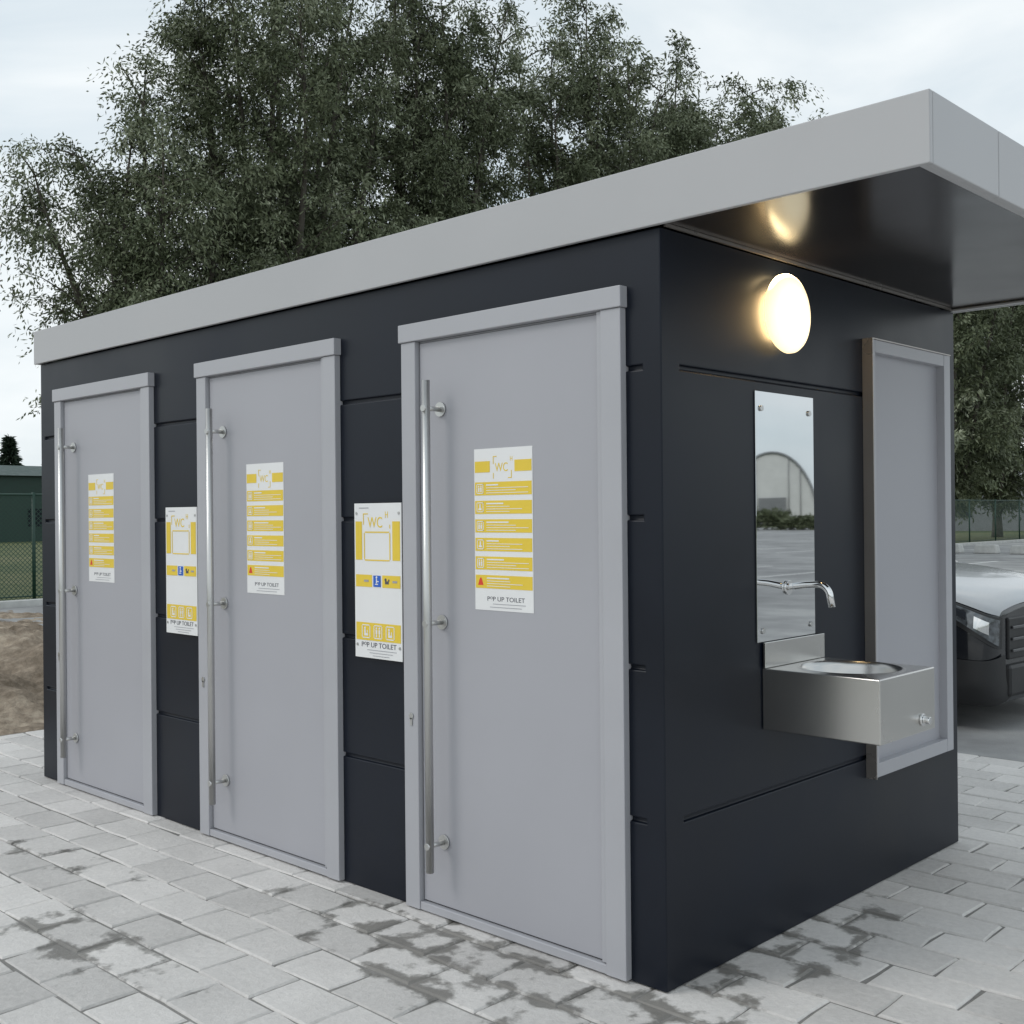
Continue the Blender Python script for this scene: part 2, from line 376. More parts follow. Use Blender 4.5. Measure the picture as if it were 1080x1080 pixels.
# ------------------------------------------------------------ signs (printing is part of each panel's mesh)
SM=[M['white'],M['yellow'],M['ink'],M['blue'],M['red'],M['greyink']]
def sbox(bm,x0,x1,z0,z1,y=-0.0012,d=0.0008,mi=0): box(bm,x0,x1,y-d,y,z0,z1,mi)
def outline(bm,x0,x1,z0,z1,t,y,mi,r=0.0):
    sbox(bm,x0+r,x1-r,z0,z0+t,y=y,mi=mi); sbox(bm,x0+r,x1-r,z1-t,z1,y=y,mi=mi)
    sbox(bm,x0,x0+t,z0+r,z1-r,y=y,mi=mi); sbox(bm,x1-t,x1,z0+r,z1-r,y=y,mi=mi)
def door_notice(loc):
    w,hh=0.287,0.578
    s=thing('door_notice',loc,'white and yellow toilet instruction notice stuck on grey door','sign','notices on the toilet doors')
    bm=B(); box(bm,0,w,-0.001,0,0,hh)
    sbox(bm,0.004,0.080,hh-0.085,hh-0.045,mi=1); sbox(bm,0.202,w-0.004,hh-0.085,hh-0.045,mi=1)
    zs=[]; z=hh-0.120
    for i in range(6):
        sbox(bm,0.004,w-0.004,z-0.047,z,mi=1); zs.append(z); z-=0.0665
    for i,z in enumerate(zs):
        x=0.062; zc=z-0.0235; c=0.030
        if i<5: outline(bm,0.013,0.047,z-0.041,z-0.006,0.003,-0.0021,0)
        sbox(bm,x,x+0.06+0.025*(i%3),z-0.013,z-0.008,y=-0.0021,mi=0)
        for k in range(3):
            sbox(bm,x,w-0.02-(0.03*((i*3+k*2)%4)),z-0.022-k*0.009,z-0.0198-k*0.009,y=-0.0021,mi=0)
        if i%2==0 and i<5:
            for dx in (-0.0055,0.0055):
                sbox(bm,c+dx-0.0035,c+dx+0.0035,zc-0.011,zc+0.005,y=-0.0021,mi=0); sbox(bm,c+dx-0.0025,c+dx+0.0025,zc+0.0065,zc+0.0115,y=-0.0021,mi=0)
        elif i<5:
            sbox(bm,c-0.008,c+0.008,zc-0.010,zc-0.004,y=-0.0021,mi=0); sbox(bm,c-0.003,c+0.003,zc-0.004,zc+0.011,y=-0.0021,mi=0)
        else:
            # red warning pictogram: bell-like shape on the yellow band
            vs=[bm.verts.new((c+dx,-0.0022,zc+dz_)) for dx,dz_ in ((-0.014,-0.013),(0.014,-0.013),(0.008,0.004),(0.003,0.014),(-0.003,0.014),(-0.008,0.004))]
            fcs=bm.faces.new(vs); fcs.material_index=4
    a=0.096;bb=0.188;zt_=hh-0.028;zb_=hh-0.108
    for (p,q,r,t2) in [(a,a+0.018,zt_-0.003,zt_),(a,a+0.003,zt_-0.028,zt_),(bb-0.003,bb,zb_,zb_+0.028),(bb-0.018,bb,zb_,zb_+0.003),(a,a+0.003,zb_,zb_+0.02)]:
        sbox(bm,p,q,r,t2,mi=1)
    sbox(bm,0.09,0.25,0.0225,0.0245,mi=5); sbox(bm,0.075,0.23,0.011,0.013,mi=5)
    obj('panel',bm,None,s,loc,mats=SM)
    textmesh('lettering','WC',0.044,0.138,-0.0012,hh-0.083,M['yellow'],s,loc,sx=0.85)
    textmesh('lettering','H',0.024,0.186,-0.0012,hh-0.048,M['yellow'],s,loc,sx=0.8)
    wordmark(0.0225,0.155,-0.0012,0.034,M['ink'],s,loc,0.185)
    return s
n0=door_notice((-0.829,-0.0085,1.157))
copy_tree(n0,Vector((-2.300,-0.0085,1.157))); copy_tree(n0,Vector((-3.835,-0.0085,1.157)))
def wall_sign(loc):
    w,hh=0.288,0.614
    s=thing('wall_sign',loc,'white and yellow toilet sign panel screwed to dark wall','sign','toilet signs on the front wall')
    y=-0.0045
    bm=B(); box(bm,0,w,-0.004,0,0,hh)
    sbox(bm,0.008,0.048,hh-0.225,hh-0.072,y=y,mi=1); sbox(bm,0.235,w-0.008,hh-0.225,hh-0.072,y=y,mi=1)
    sbox(bm,0.008,0.108,hh-0.332,hh-0.284,y=y,mi=1); sbox(bm,0.172,w-0.008,hh-0.332,hh-0.284,y=y,mi=1); sbox(bm,0.008,w-0.008,0.070,0.140,y=y,mi=1)
    outline(bm,0.060,0.222,hh-0.228,hh-0.112,0.005,y,1,r=0.006)
    a,z1=0.056,hh-0.040
    for (p,q,r,t2) in [(a,a+0.03,z1-0.004,z1),(a,a+0.004,z1-0.045,z1),(0.218,0.222,hh-0.100,hh-0.085)]:
        sbox(bm,p,q,r,t2,y=y,mi=1)
    sbox(bm,0.03,0.09,hh-0.020,hh-0.017,y=y,mi=5)
    sbox(bm,0.075,0.255,0.031,0.033,y=y,mi=5); sbox(bm,0.09,0.23,0.020,0.022,y=y,mi=5); sbox(bm,0.11,0.21,0.009,0.011,y=y,mi=5)
    sbox(bm,0.118,0.162,hh-0.330,hh-0.286,y=y-0.001,mi=3)
    cyl(bm,(0.139,y-0.0027,hh-0.293),(0.139,y-0.0019,hh-0.293),0.005,12,mi=0)
    sbox(bm,0.136,0.142,hh-0.316,hh-0.299,y=y-0.002,mi=0); sbox(bm,0.1425,0.152,hh-0.311,hh-0.307,y=y-0.002,mi=0); sbox(bm,0.130,0.148,hh-0.322,hh-0.318,y=y-0.002,mi=0)
    sbox(bm,0.190,0.212,hh-0.318,hh-0.306,y=y-0.001,mi=2); cyl(bm,(0.193,y-0.002,hh-0.301),(0.193,y-0.001,hh-0.301),0.006,12,mi=2); sbox(bm,0.209,0.216,hh-0.306,hh-0.299,y=y-0.001,mi=2)
    sbox(bm,0.235,0.262,hh-0.312,hh-0.304,y=y-0.001,mi=5); sbox(bm,0.060,0.088,hh-0.312,hh-0.304,y=y-0.001,mi=5)
    for i,cx in enumerate((0.070,0.144,0.218)):
        outline(bm,cx-0.026,cx+0.026,0.078,0.132,0.004,y-0.001,0,r=0.004)
        if i==1:
            for dx in (-0.009,0.009):
                cyl(bm,(cx+dx,y-0.002,0.120),(cx+dx,y-0.001,0.120),0.0045,12,mi=0); sbox(bm,cx+dx-0.005,cx+dx+0.005,0.098,0.114,y=y-0.001,mi=0); sbox(bm,cx+dx-0.003,cx+dx+0.003,0.085,0.0975,y=y-0.001,mi=0)
        else:
            cyl(bm,(cx-0.006,y-0.002,0.118),(cx-0.006,y-0.001,0.118),0.005,12,mi=0)
            sbox(bm,cx-0.011,cx-0.002,0.098,0.112,y=y-0.001,mi=0); sbox(bm,cx-0.011,cx+0.012,0.088,0.0975,y=y-0.001,mi=0); sbox(bm,cx+0.006,cx+0.010,0.098,0.110,y=y-0.001,mi=0)
    obj('panel',bm,None,s,loc,mats=SM)
    textmesh('lettering','WC',0.060,0.130,y,hh-0.096,M['yellow'],s,loc,sx=0.88)
    textmesh('lettering','H',0.036,0.200,y,hh-0.058,M['yellow'],s,loc,sx=0.8)
    wordmark(0.028,0.148,y,0.043,M['ink'],s,loc,0.215)
    for x in (0.014,w-0.014):
        for z in (0.05,hh-0.04):
            bm=B(); cyl(bm,(x,-0.0062,z),(x,-0.0041,z),0.006,14); obj('screw',bm,M['steel'],s,loc)
    for x in (0.03,w-0.03):
        bm=B(); box(bm,x-0.012,x+0.012,0.0002,0.0135,0.1,0.5); obj('spacer',bm,M['black'],s,loc)
    return s
s0=wall_sign((-1.513,-0.014,0.934)); copy_tree(s0,Vector((-3.000,-0.014,0.934)))

# ------------------------------------------------------------ mirror, tap, basin, lamp
mr=thing('mirror',(0,0.735,1.05),'tall frameless steel mirror screwed to dark wall above basin','mirror')
bm=B(); box(bm,0.001,0.006,0.535,0.934,1.047,1.92); obj('mirror_plate',bm,M['mirror'],mr,O,bevel=0.001)
for y in (0.57,0.90):
    for z in (1.085,1.86): bm=B(); cyl(bm,(0.0062,y,z),(0.012,y,z),0.010,18); obj('screw',bm,M['steel'],mr,O)
tp=thing('tap',(0.006,0.738,1.226),'chrome wall-mounted swan-neck tap over steel basin','tap')
bm=B()
pts=[(0.006,0.738,1.228),(0.04,0.738,1.234),(0.08,0.738,1.240)]
for a in range(0,76,8): pts.append((0.128+0.045*math.sin(math.radians(a)),0.738,1.198+0.045*math.cos(math.radians(a))))
pts.append((0.180,0.738,1.165))
tube(bm,pts,[0.0120]*len(pts),20)
obj('spout',bm,M['chrome'],tp,O)
bm=B(); cyl(bm,(0.0065,0.738,1.228),(0.014,0.738,1.228),0.026,32)
obj('flange',bm,M['chrome'],tp,O,bevel=0.001)

bs=thing('wash_basin',(0,0.778,0.748),'stainless steel box-shaped wash basin mounted on dark wall','wash basin')
x0,x1,y0,y1,z0,z1=0.001,0.435,0.57,0.985,0.742,0.955
bm=B()
c=Vector((0.225,0.778,0)); N=64; R=0.172
def sq(a):
    dx,dy=math.cos(a),math.sin(a); ts=[]
    if dx>1e-9: ts.append((x1-c.x)/dx)
    if dx<-1e-9: ts.append((x0-c.x)/dx)
    if dy>1e-9: ts.append((y1-c.y)/dy)
    if dy<-1e-9: ts.append((y0-c.y)/dy)
    t=min(ts); return c.x+dx*t,c.y+dy*t
angs=[2*math.pi*k/N for k in range(N)]
for cx_,cy_ in [(x1,y1),(x0,y1),(x0,y0),(x1,y0)]:
    a=math.atan2(cy_-c.y,cx_-c.x)%(2*math.pi); i=min(range(N),key=lambda k:abs(angs[k]-a)); angs[i]=a
ro=[];rt=[]
for a in angs:
    X,Y=sq(a); ro.append(bm.verts.new((X,Y,z1))); rt.append(bm.verts.new((X,Y,z0)))
rings=[ro]
for rr_,zz in [(R+0.012,z1),(R+0.006,z1+0.004),(R-0.002,z1+0.002),(R-0.008,z1-0.015),(R-0.02,z1-0.06),(R-0.05,z1-0.10),(R-0.10,z1-0.128),(0.03,z1-0.14)]:
    rings.append([bm.verts.new((c.x+rr_*math.cos(a),c.y+rr_*math.sin(a),zz)) for a in angs])
for i in range(len(rings)-1):
    for k in range(N):
        f=bm.faces.new((rings[i][k],rings[i][(k+1)%N],rings[i+1][(k+1)%N],rings[i+1][k])); f.smooth=i>0
bm.faces.new(rings[-1])
for k in range(N): bm.faces.new((ro[k],rt[k],rt[(k+1)%N],ro[(k+1)%N]))
bm.faces.new(rt)
bw=obj('basin_body',bm,M['steelsink'],bs,O)
md=bw.modifiers.new('b','BEVEL'); md.width=0.004; md.segments=2; md.limit_method='ANGLE'; md.angle_limit=1.2
bm=B(); box(bm,0.0065,0.016,0.57,0.985,0.956,1.045); obj('backsplash',bm,M['steelsink'],bs,O,bevel=0.002)
bm=B(); cyl(bm,(0.4355,0.877,0.786),(0.443,0.877,0.786),0.021,24); cyl(bm,(0.443,0.877,0.786),(0.466,0.877,0.786),0.0125,20); obj('push_button',bm,M['chrome'],bs,O,bevel=0.0015)
bm=B(); cyl(bm,(0.225,0.778,0.8155),(0.225,0.778,0.818),0.025,24); obj('drain',bm,M['chrome'],bs,O)

lp=thing('wall_lamp',(0,ly,lz),'lit round opal bulkhead lamp on dark wall under soffit','lamp')
bm=B(); cyl(bm,(0.001,ly,lz),(0.0222,ly,lz),0.088,48); obj('lamp_halo_base',bm,M['addedglow'],lp,O)
bm=B()
prof=[(0.0225,0.05),(0.0225,0.124),(0.026,0.134),(0.034,0.140),(0.046,0.140),(0.055,0.134),(0.062,0.118),(0.067,0.088),(0.070,0.045)]
rg=[]
for (x,r) in prof: rg.append([bm.verts.new((x,ly+r*math.cos(2*math.pi*k/48),lz+r*math.sin(2*math.pi*k/48))) for k in range(48)])
for i in range(len(rg)-1):
    for k in range(48):
        f=bm.faces.new((rg[i][k],rg[i][(k+1)%48],rg[i+1][(k+1)%48],rg[i+1][k]))
bm.faces.new(rg[-1]); bm.faces.new(rg[0])
for f in bm.faces: f.smooth=True
obj('lamp_shade',bm,M['opal'],lp,O)

# ------------------------------------------------------------ ground
bm=B(); box(bm,-400,400,-400,400,-0.5,-0.045); obj('ground',bm,M['grass'],None,O,kind='structure',label='grassy ground reaching to the horizon')
bm=B(); box(bm,-5.94,7.2,-7.2,4.13,-0.3,-0.0075); obj('paving_bed',bm,M['bedding'],None,O,kind='structure',label='sand bed under the paving')
rng=np.random.default_rng(3)
verts=[];faces=[];tone=[];edge=[]
px0,px1,py0,py1=-5.9,7.16,-7.1,4.1
rows=int((py1-py0)/0.2)
for r in range(rows+1):
    y=py0+r*0.2; off=(r%2)*0.15+rng.normal(0,0.006)
    x=px0-off
    while x<px1:
        a,b2=max(x,px0),min(x+0.3,px1); ye=min(y+0.2,py1)
        x+=0.3
        if b2-a<0.06 or ye-y<0.05: continue
        if a>-4.40 and b2<-0.02 and y>0.02 and ye<2.2: continue
        g=0.0022+rng.random()*0.0024; ch=0.007
        z=rng.normal(0,0.0011); tx,ty=rng.normal(0,0.006,2)
        cxm,cym=(a+b2)/2,(y+ye)/2
        jx,jy=rng.normal(0,0.0013,2); rot=rng.normal(0,0.008)
        i0=len(verts); cj=rng.normal(0,0.0024,(4,2))
        def ringpts(ins):
            cs=[(a+ins,y+ins),(b2-ins,y+ins),(b2-ins,ye-ins),(a+ins,ye-ins)]; out=[]
            for q in range(4):
                p=cs[q]; p2=cs[(q+1)%4]
                out.append((p[0]+cj[q][0],p[1]+cj[q][1])); out.append(((p[0]+p2[0])/2,(p[1]+p2[1])/2))
            return out
        wob=rng.normal(0,0.0022,(8,2))
        for (ins,dz_,ed) in ((g,-0.03,1),(g,-0.006,1),(g+ch,0.0,1),(g+0.05,0.0,0)):
            for q,(X,Y) in enumerate(ringpts(ins)):
                if 0.03>ins: X+=wob[q][0]; Y+=wob[q][1]
                dx,dy=X-cxm,Y-cym
                verts.append((X+jx-dy*rot,Y+jy+dx*rot,dz_+z+dx*tx+dy*ty-0.001))
                edge.append(float(ed))
        for q in range(3):
            for k in range(8):
                faces.append((i0+q*8+k,i0+q*8+(k+1)%8,i0+q*8+8+(k+1)%8,i0+q*8+8+k))
        faces.append(tuple(i0+24+k for k in range(8)))
        tone+= [float(np.clip(rng.normal(0.5,0.36),0,1))]*32
me=bpy.data.meshes.new('paving'); me.from_pydata(verts,[],faces); me.update()
at=me.attributes.new('tone','FLOAT','POINT'); at.data.foreach_set('value',np.array(tone,dtype=np.float32))
at=me.attributes.new('edge','FLOAT','POINT'); at.data.foreach_set('value',np.array(edge,dtype=np.float32))
obj('paving',me,M['paver'],None,O,kind='structure',label='light grey concrete block paving with wet patches')

def sheet(name,x0,x1,y0,y1,nx,ny,fn,mat,**k):
    X,Y=np.meshgrid(np.linspace(x0,x1,nx),np.linspace(y0,y1,ny))
    V=[(float(a),float(b_),float(fn(a,b_))) for a,b_ in zip(X.ravel(),Y.ravel())]
    F=[(j*nx+i,j*nx+i+1,(j+1)*nx+i+1,(j+1)*nx+i) for j in range(ny-1) for i in range(nx-1)]
    me=bpy.data.meshes.new(name); me.from_pydata(V,[],F); me.update()
    return obj(name,me,mat,None,O,smooth=True,**k)
def dz(x,y):
    e=min(1,max(0,(-5.98-x)/1.2)); e2=min(1,max(0,(x+17.3)/6.0))
    n=mnoise.fractal(Vector((x*1.0,y*1.0,1.3)),0.65,2.1,7)
    hill=0.34*math.exp(-((x+8.6)**2)/3.0-((y-1.5)**2)/6)
    return -0.03+min(e,e2)*(0.05+hill+0.14*n)+0.025*mnoise.noise(Vector((x*4,y*4,0)))+0.028*mnoise.noise(Vector((x*12,y*12,3)))
sheet('dirt',-17.42,-5.93,-14,4.9,260,380,dz,M['dirt'],kind='structure',label='bare sandy dirt bank beside the paving')
bm=B(); box(bm,-17.42,60,4.14,90,-0.2,-0.012); box(bm,7.22,60,-30,4.138,-0.2,-0.012); obj('parking_area',bm,M['asphalt'],None,O,kind='structure',label='grey asphalt parking area')
bm=B()
for i in range(9): box(bm,-16+i*2.6,-15.88+i*2.6,26,31,-0.02,-0.008)
box(bm,-16,6,25.85,25.97,-0.02,-0.0079)
for i in range(12): box(bm,12+i*2.6,12.12+i*2.6,20,25,-0.02,-0.008); box(bm,12+i*2.6,12.12+i*2.6,34,39,-0.02,-0.008)
obj('parking_markings',bm,M['whiteline'],None,O,kind='structure',label='white painted parking bay lines')
bm=B()
for i in range(97): box(bm,-17.66,-17.44,-15+i*1.0,-14.006+i*1.0,-0.2,0.10)
obj('kerb',bm,M['concrete'],None,O,kind='structure',label='pale concrete kerb along the fence',bevel=0.01)
bm=B(); box(bm,-0.42,0.42,-0.2,0.2,-0.012,0.30)
for v in bm.verts:
    if v.co.z>0.1: v.co.x*=0.86; v.co.y*=0.72
k0=obj('concrete_block',bm,M['concrete'],None,(-17.0,36.7,0),bevel=0.05,label='low white concrete block edging the parking area',category='concrete block',group='concrete blocks edging the parking area')
for i in range(1,11):
    c_=k0.copy(); COL.objects.link(c_); c_.location=(-17.0+i*1.25,36.7+random.uniform(-.1,.1),0); c_.rotation_euler=(0,0,random.uniform(-.08,.08))

# fence
fx=-18.4
fe=thing('chain_link_fence',(fx,33,-0.045),'green chain-link fence on thin posts along the grass','fence')
pm=None
for i in range(34):
    y=-15+i*3.0
    if pm is None:
        bm=B(); cyl(bm,(0,0,0),(0,0,2.02),0.032,10); pm=obj('post',bm,M['fencegreen'],fe,(fx,y,-0.045))
    else:
        c_=pm.copy(); COL.objects.link(c_); c_.parent=fe; c_.location=Vector((0,y-33,0))
bm=B(); cyl(bm,(fx,-15,1.93),(fx,84,1.93),0.022,8); obj('rail',bm,M['fencegreen'],fe,O)
bm=B(); cyl(bm,(fx,-15,0.10),(fx,84,0.10),0.012,8); obj('rail',bm,M['fencegreen'],fe,O)
bm=B(); vs=[bm.verts.new(p) for p in ((fx,-15,0.0),(fx,84,0.0),(fx,84,1.93),(fx,-15,1.93))]; bm.faces.new(vs); obj('mesh_panel',bm,M['chain'],fe,O)

# ------------------------------------------------------------ foliage
def leaves_mesh(name,P,D,size,wid,tonev,rng):
    n=len(P)
    D=D/np.linalg.norm(D,axis=1,keepdims=True)
    S=np.cross(D,rng.normal(size=(n,3))); S/=np.linalg.norm(S,axis=1,keepdims=True)+1e-9
    l=size*(0.6+0.8*rng.random(n))[:,None]; w=wid*(0.7+0.6*rng.random(n))[:,None]
    V=np.empty((n,4,3)); V[:,0]=P; V[:,1]=P+D*l*0.5+S*w*0.5; V[:,2]=P+D*l; V[:,3]=P+D*l*0.5-S*w*0.5
    me=bpy.data.meshes.new(name)
    me.vertices.add(4*n); me.vertices.foreach_set('co',V.astype(np.float32).ravel())
    me.loops.add(4*n); me.loops.foreach_set('vertex_index',np.arange(4*n,dtype=np.int32))
    me.polygons.add(n); me.polygons.foreach_set('loop_start',np.arange(0,4*n,4,dtype=np.int32)); me.polygons.foreach_set('loop_total',np.full(n,4,dtype=np.int32))
    me.update(calc_edges=True)
    at=me.attributes.new('tone','FLOAT','FACE'); at.data.foreach_set('value',np.clip(tonev,0,1).astype(np.float32))
    return me
def willow(basep,H,W,seed,nleaf,lsize=0.15,label='tall grey-green willow tree with many upright stems',nst=8,low=0.18):
    rng=np.random.default_rng(seed)
    t=thing('willow_tree',basep,label,'tree','row of willow trees behind the fence')
    bm=B()
    tube(bm,[(0,0,-0.1),(0.02,0,0.5),(0,0.03,1.3)],[0.34,0.28,0.24],10)
    TP=[];TD=[];TL=[];TT=[];TW=[]
    for s in range(nst):
        az=2*math.pi*(s+rng.random()*0.6)/nst; lean=(0.25+0.75*rng.random())*W*0.36 if s else 0.2
        top=H*(0.93 if s==0 else (0.76+0.17*rng.random()))*(1-0.14*lean/(W*0.4))
        pts=[]
        for k in range(11):
            u=k/10; r=lean*(u**0.75)
            wob=0.32*np.array([math.sin(u*5+s),math.cos(u*4+s*2),0])*u
            pts.append(np.array([math.cos(az)*r,math.sin(az)*r,1.0+(top-1.0)*u])+wob)
        rad=[0.13*(1-k/10)**0.8+0.010 for k in range(11)]
        tube(bm,pts,rad,7)
        nb=int(24+8*rng.random())
        for b_ in range(nb):
            u=low+(1-low)*(b_+rng.random())/nb; i=min(9,int(u*10)); f=u*10-i
            p=pts[i]*(1-f)+pts[i+1]*f
            az2=rng.random()*2*math.pi
            prof=max(0.60,math.sin(math.pi*min(1,(u*0.85+0.15)))**0.7)
            L_=W*0.28*(0.30+0.80*prof)*(0.5+0.65*rng.random())
            outv=np.array([math.cos(az2),math.sin(az2),0])*0.9+np.array([math.cos(az),math.sin(az),0])*0.35
            outv=outv/np.linalg.norm(outv); el=0.40+0.70*rng.random()
            d=np.array([outv[0]*math.cos(el),outv[1]*math.cos(el),math.sin(el)])
            bp=[p+d*L_*q+np.array([0,0,-0.30*L_*q*q]) for q in (0,0.33,0.66,0.92)]
            tube(bm,bp,[0.026,0.018,0.010,0.004],5,cap=False)
            bt=rng.normal(0,0.13); bw_=0.35+1.3*rng.random()
            for _ in range(int(15+9*rng.random())):
                q=0.10+0.95*rng.random()
                pp=p+d*L_*min(q,1)+np.array([0,0,-0.30*L_*q*q])
                dd=d*0.45+rng.normal(size=3)*0.55; dd[2]*=0.7; dd/=np.linalg.norm(dd)
                TP.append(pp);TD.append(dd);TL.append(0.30+0.70*rng.random());TT.append(bt+0.12*(q-0.5));TW.append(bw_*(0.5+rng.random())*TL[-1])
    obj('trunk',bm,M['bark'],t,basep)
    TP=np.array(TP);TD=np.array(TD);TL=np.array(TL);TT=np.array(TT);TW=np.array(TW)
    idx=rng.choice(len(TP),nleaf,p=TW/TW.sum())
    q=rng.random(nleaf)[:,None]
    P=TP[idx]+TD[idx]*TL[idx][:,None]*q; P[:,2]-=(0.70*TL[idx][:,None]*q*q)[:,0]
    P+=rng.normal(size=(nleaf,3))*0.085
    D=TD[idx]*0.55+rng.normal(size=(nleaf,3))*0.5; D[:,2]-=0.65
    ttone=rng.normal(0.46,0.12,len(TP))+TT
    tn=ttone[idx]+rng.normal(0,0.10,nleaf)
    me=leaves_mesh('crown',P,D,lsize,lsize*0.34,tn,rng)
    obj('crown',me,M['leaf'],t,basep)
    return t
gz=-0.045
willow((-21.0,9.9,gz),12.2,6.4,1,95000,0.118,nst=9,low=0.20)
willow((-21.0,13.3,gz),17.6,8.4,2,150000,0.125,nst=12)
willow((-21.2,18.0,gz),19.4,8.8,3,150000,0.135,nst=12)
willow((-20.9,25.0,gz),19.4,8.8,4,125000,0.152,nst=12)
willow((-21.2,30.2,gz),18.2,8.2,8,85000,0.165,nst=10)
willow((-21.1,35.0,gz),19.2,11.5,5,105000,0.178,nst=13)
t6=willow((-21.5,53.0,gz),19.0,12.0,6,80000,0.245,nst=10,low=0.04)
copy_tree(t6,Vector((-22.5,62.0,gz)))
def conifer(basep,H,W,seed):
    rng=np.random.default_rng(seed)
    t=thing('conifer_tree',basep,'dark narrow conifer tree standing behind a low building','tree')
    bm=B(); tube(bm,[(0,0,0),(0,0,H*0.95)],[0.18,0.03],8); obj('trunk',bm,M['bark'],t,basep)
    n=6000; u=rng.random(n)**0.8; rr=W*0.5*(1-u)*(0.55+0.6*((u*14)%1<0.5))*np.sqrt(rng.random(n)); a=rng.random(n)*6.283
    P=np.stack([np.cos(a)*rr,np.sin(a)*rr,H*(0.08+0.92*u)-0.3*rr],1)
    D=np.stack([np.cos(a),np.sin(a),-0.3+0*a],1)+rng.normal(size=(n,3))*0.3
    me=leaves_mesh('crown',P,D,0.45,0.12,rng.random(n),rng); obj('crown',me,M['leafdark'],t,basep)
conifer((-88.5,34.5,gz),8.0,4.6,11)
conifer((-90,38.5,gz),7.0,3.8,12)
rng=np.random.default_rng(9); n=16000
u=(rng.random(n)-0.5)*44; hgt=1.2+0.35*np.sin(u*0.8)+0.25*np.sin(u*2.3)
P=np.stack([46+0.88*u+rng.normal(0,0.6,n),79-0.5*u+rng.normal(0,0.6,n),hgt*np.sqrt(rng.random(n))],1)
me=leaves_mesh('hedge',P,rng.normal(size=(n,3)),0.4,0.25,0.1+rng.random(n)*0.5,rng)
obj('hedge',me,M['leaf'],None,O,label='low bushy hedge beyond the parking area',category='hedge')
hg=thing('arched_hangar',(68,114,gz),'white arched membrane hangar beyond hedge','building')
ax=Vector((0.51,0.86,0)).normalized(); pr=Vector((ax.y,-ax.x,0)); hb=Vector((68,114,gz))
def arch(d,sc=1.0): return [hb+ax*d+pr*5.2*sc*math.cos(a)+Vector((0,0,8.4*sc*math.sin(a))) for a in [math.pi*k/24 for k in range(25)]]
bm=B(); rings=[[bm.verts.new(p) for p in arch(d_)] for d_ in (0,22)]
for k in range(24): f=bm.faces.new((rings[0][k],rings[0][k+1],rings[1][k+1],rings[1][k])); f.smooth=True
bm.faces.new(rings[0]); bm.faces.new(rings[1][::-1])
obj('shell',bm,M['hangar'],hg,O)
bm=B(); tube(bm,arch(-0.1,1.0),[0.16]*25,6); obj('rib',bm,M['roofgrey'],hg,O)
for s_ in (-3.2,-1.9,1.9,3.2):
    zt_=8.4*math.sqrt(1-(s_/5.2)**2); cc=hb-ax*0.06
    bm=B(); tube(bm,[cc+pr*s_,cc+pr*s_+Vector((0,0,zt_))],[0.07,0.07],6); obj('mullion',bm,M['roofgrey'],hg,O)
bm=B(); cc=hb-ax*0.28
vs=[bm.verts.new(cc+pr*s_+Vector((0,0,z_))) for s_,z_ in ((-1.6,0),(1.6,0),(1.6,3.2),(-1.6,3.2))]; bm.faces.new(vs)
obj('door',bm,M['roofgrey'],hg,O)

def shed(name,cx,cy,w,d,h,mat,rmat,lab,rot=0):
    t=thing(name,(cx,cy,gz),lab,'building'); t.rotation_euler=(0,0,rot)
    bm=B(); box(bm,-w/2,w/2,-d/2,d/2,0,h); obj('wall',bm,mat,t,(cx,cy,gz))
    bm=B()
    a=[(-w/2-.3,-d/2-.3,h+.002),(w/2+.3,-d/2-.3,h+.002),(w/2+.3,d/2+.3,h+.002),(-w/2-.3,d/2+.3,h+.002)]
    v=[bm.verts.new(p) for p in a]+[bm.verts.new((-w/2-.3,0,h+0.9)),bm.verts.new((w/2+.3,0,h+0.9))]
    for f in ((0,1,5,4),(2,3,4,5),(0,4,3),(1,2,5),(3,2,1,0)): bm.faces.new([v[i] for i in f])
    obj('roof',bm,rmat,t,(cx,cy,gz))
    for k in range(3):
        bm=B(); box(bm,-w*0.35+k*w*0.3,-w*0.35+k*w*0.3+1.2,-d/2-0.03,-d/2-0.002,1.0,2.2); obj('window',bm,M['glass'],t,(cx,cy,gz))
    bm=B(); box(bm,w/2-2.2,w/2-1.1,-d/2-0.03,-d/2-0.002,0.05,2.1); obj('door',bm,M['roofgrey'],t,(cx,cy,gz))
shed('low_building',-79,31,26,10,4.4,M['shed'],M['shed'],'long low dark green building beyond the fence',math.radians(90))
shed('storage_building',-33,84,16,8,3.6,M['roofgrey'],M['roofgrey'],'low grey building beyond the willow trees',math.radians(20))

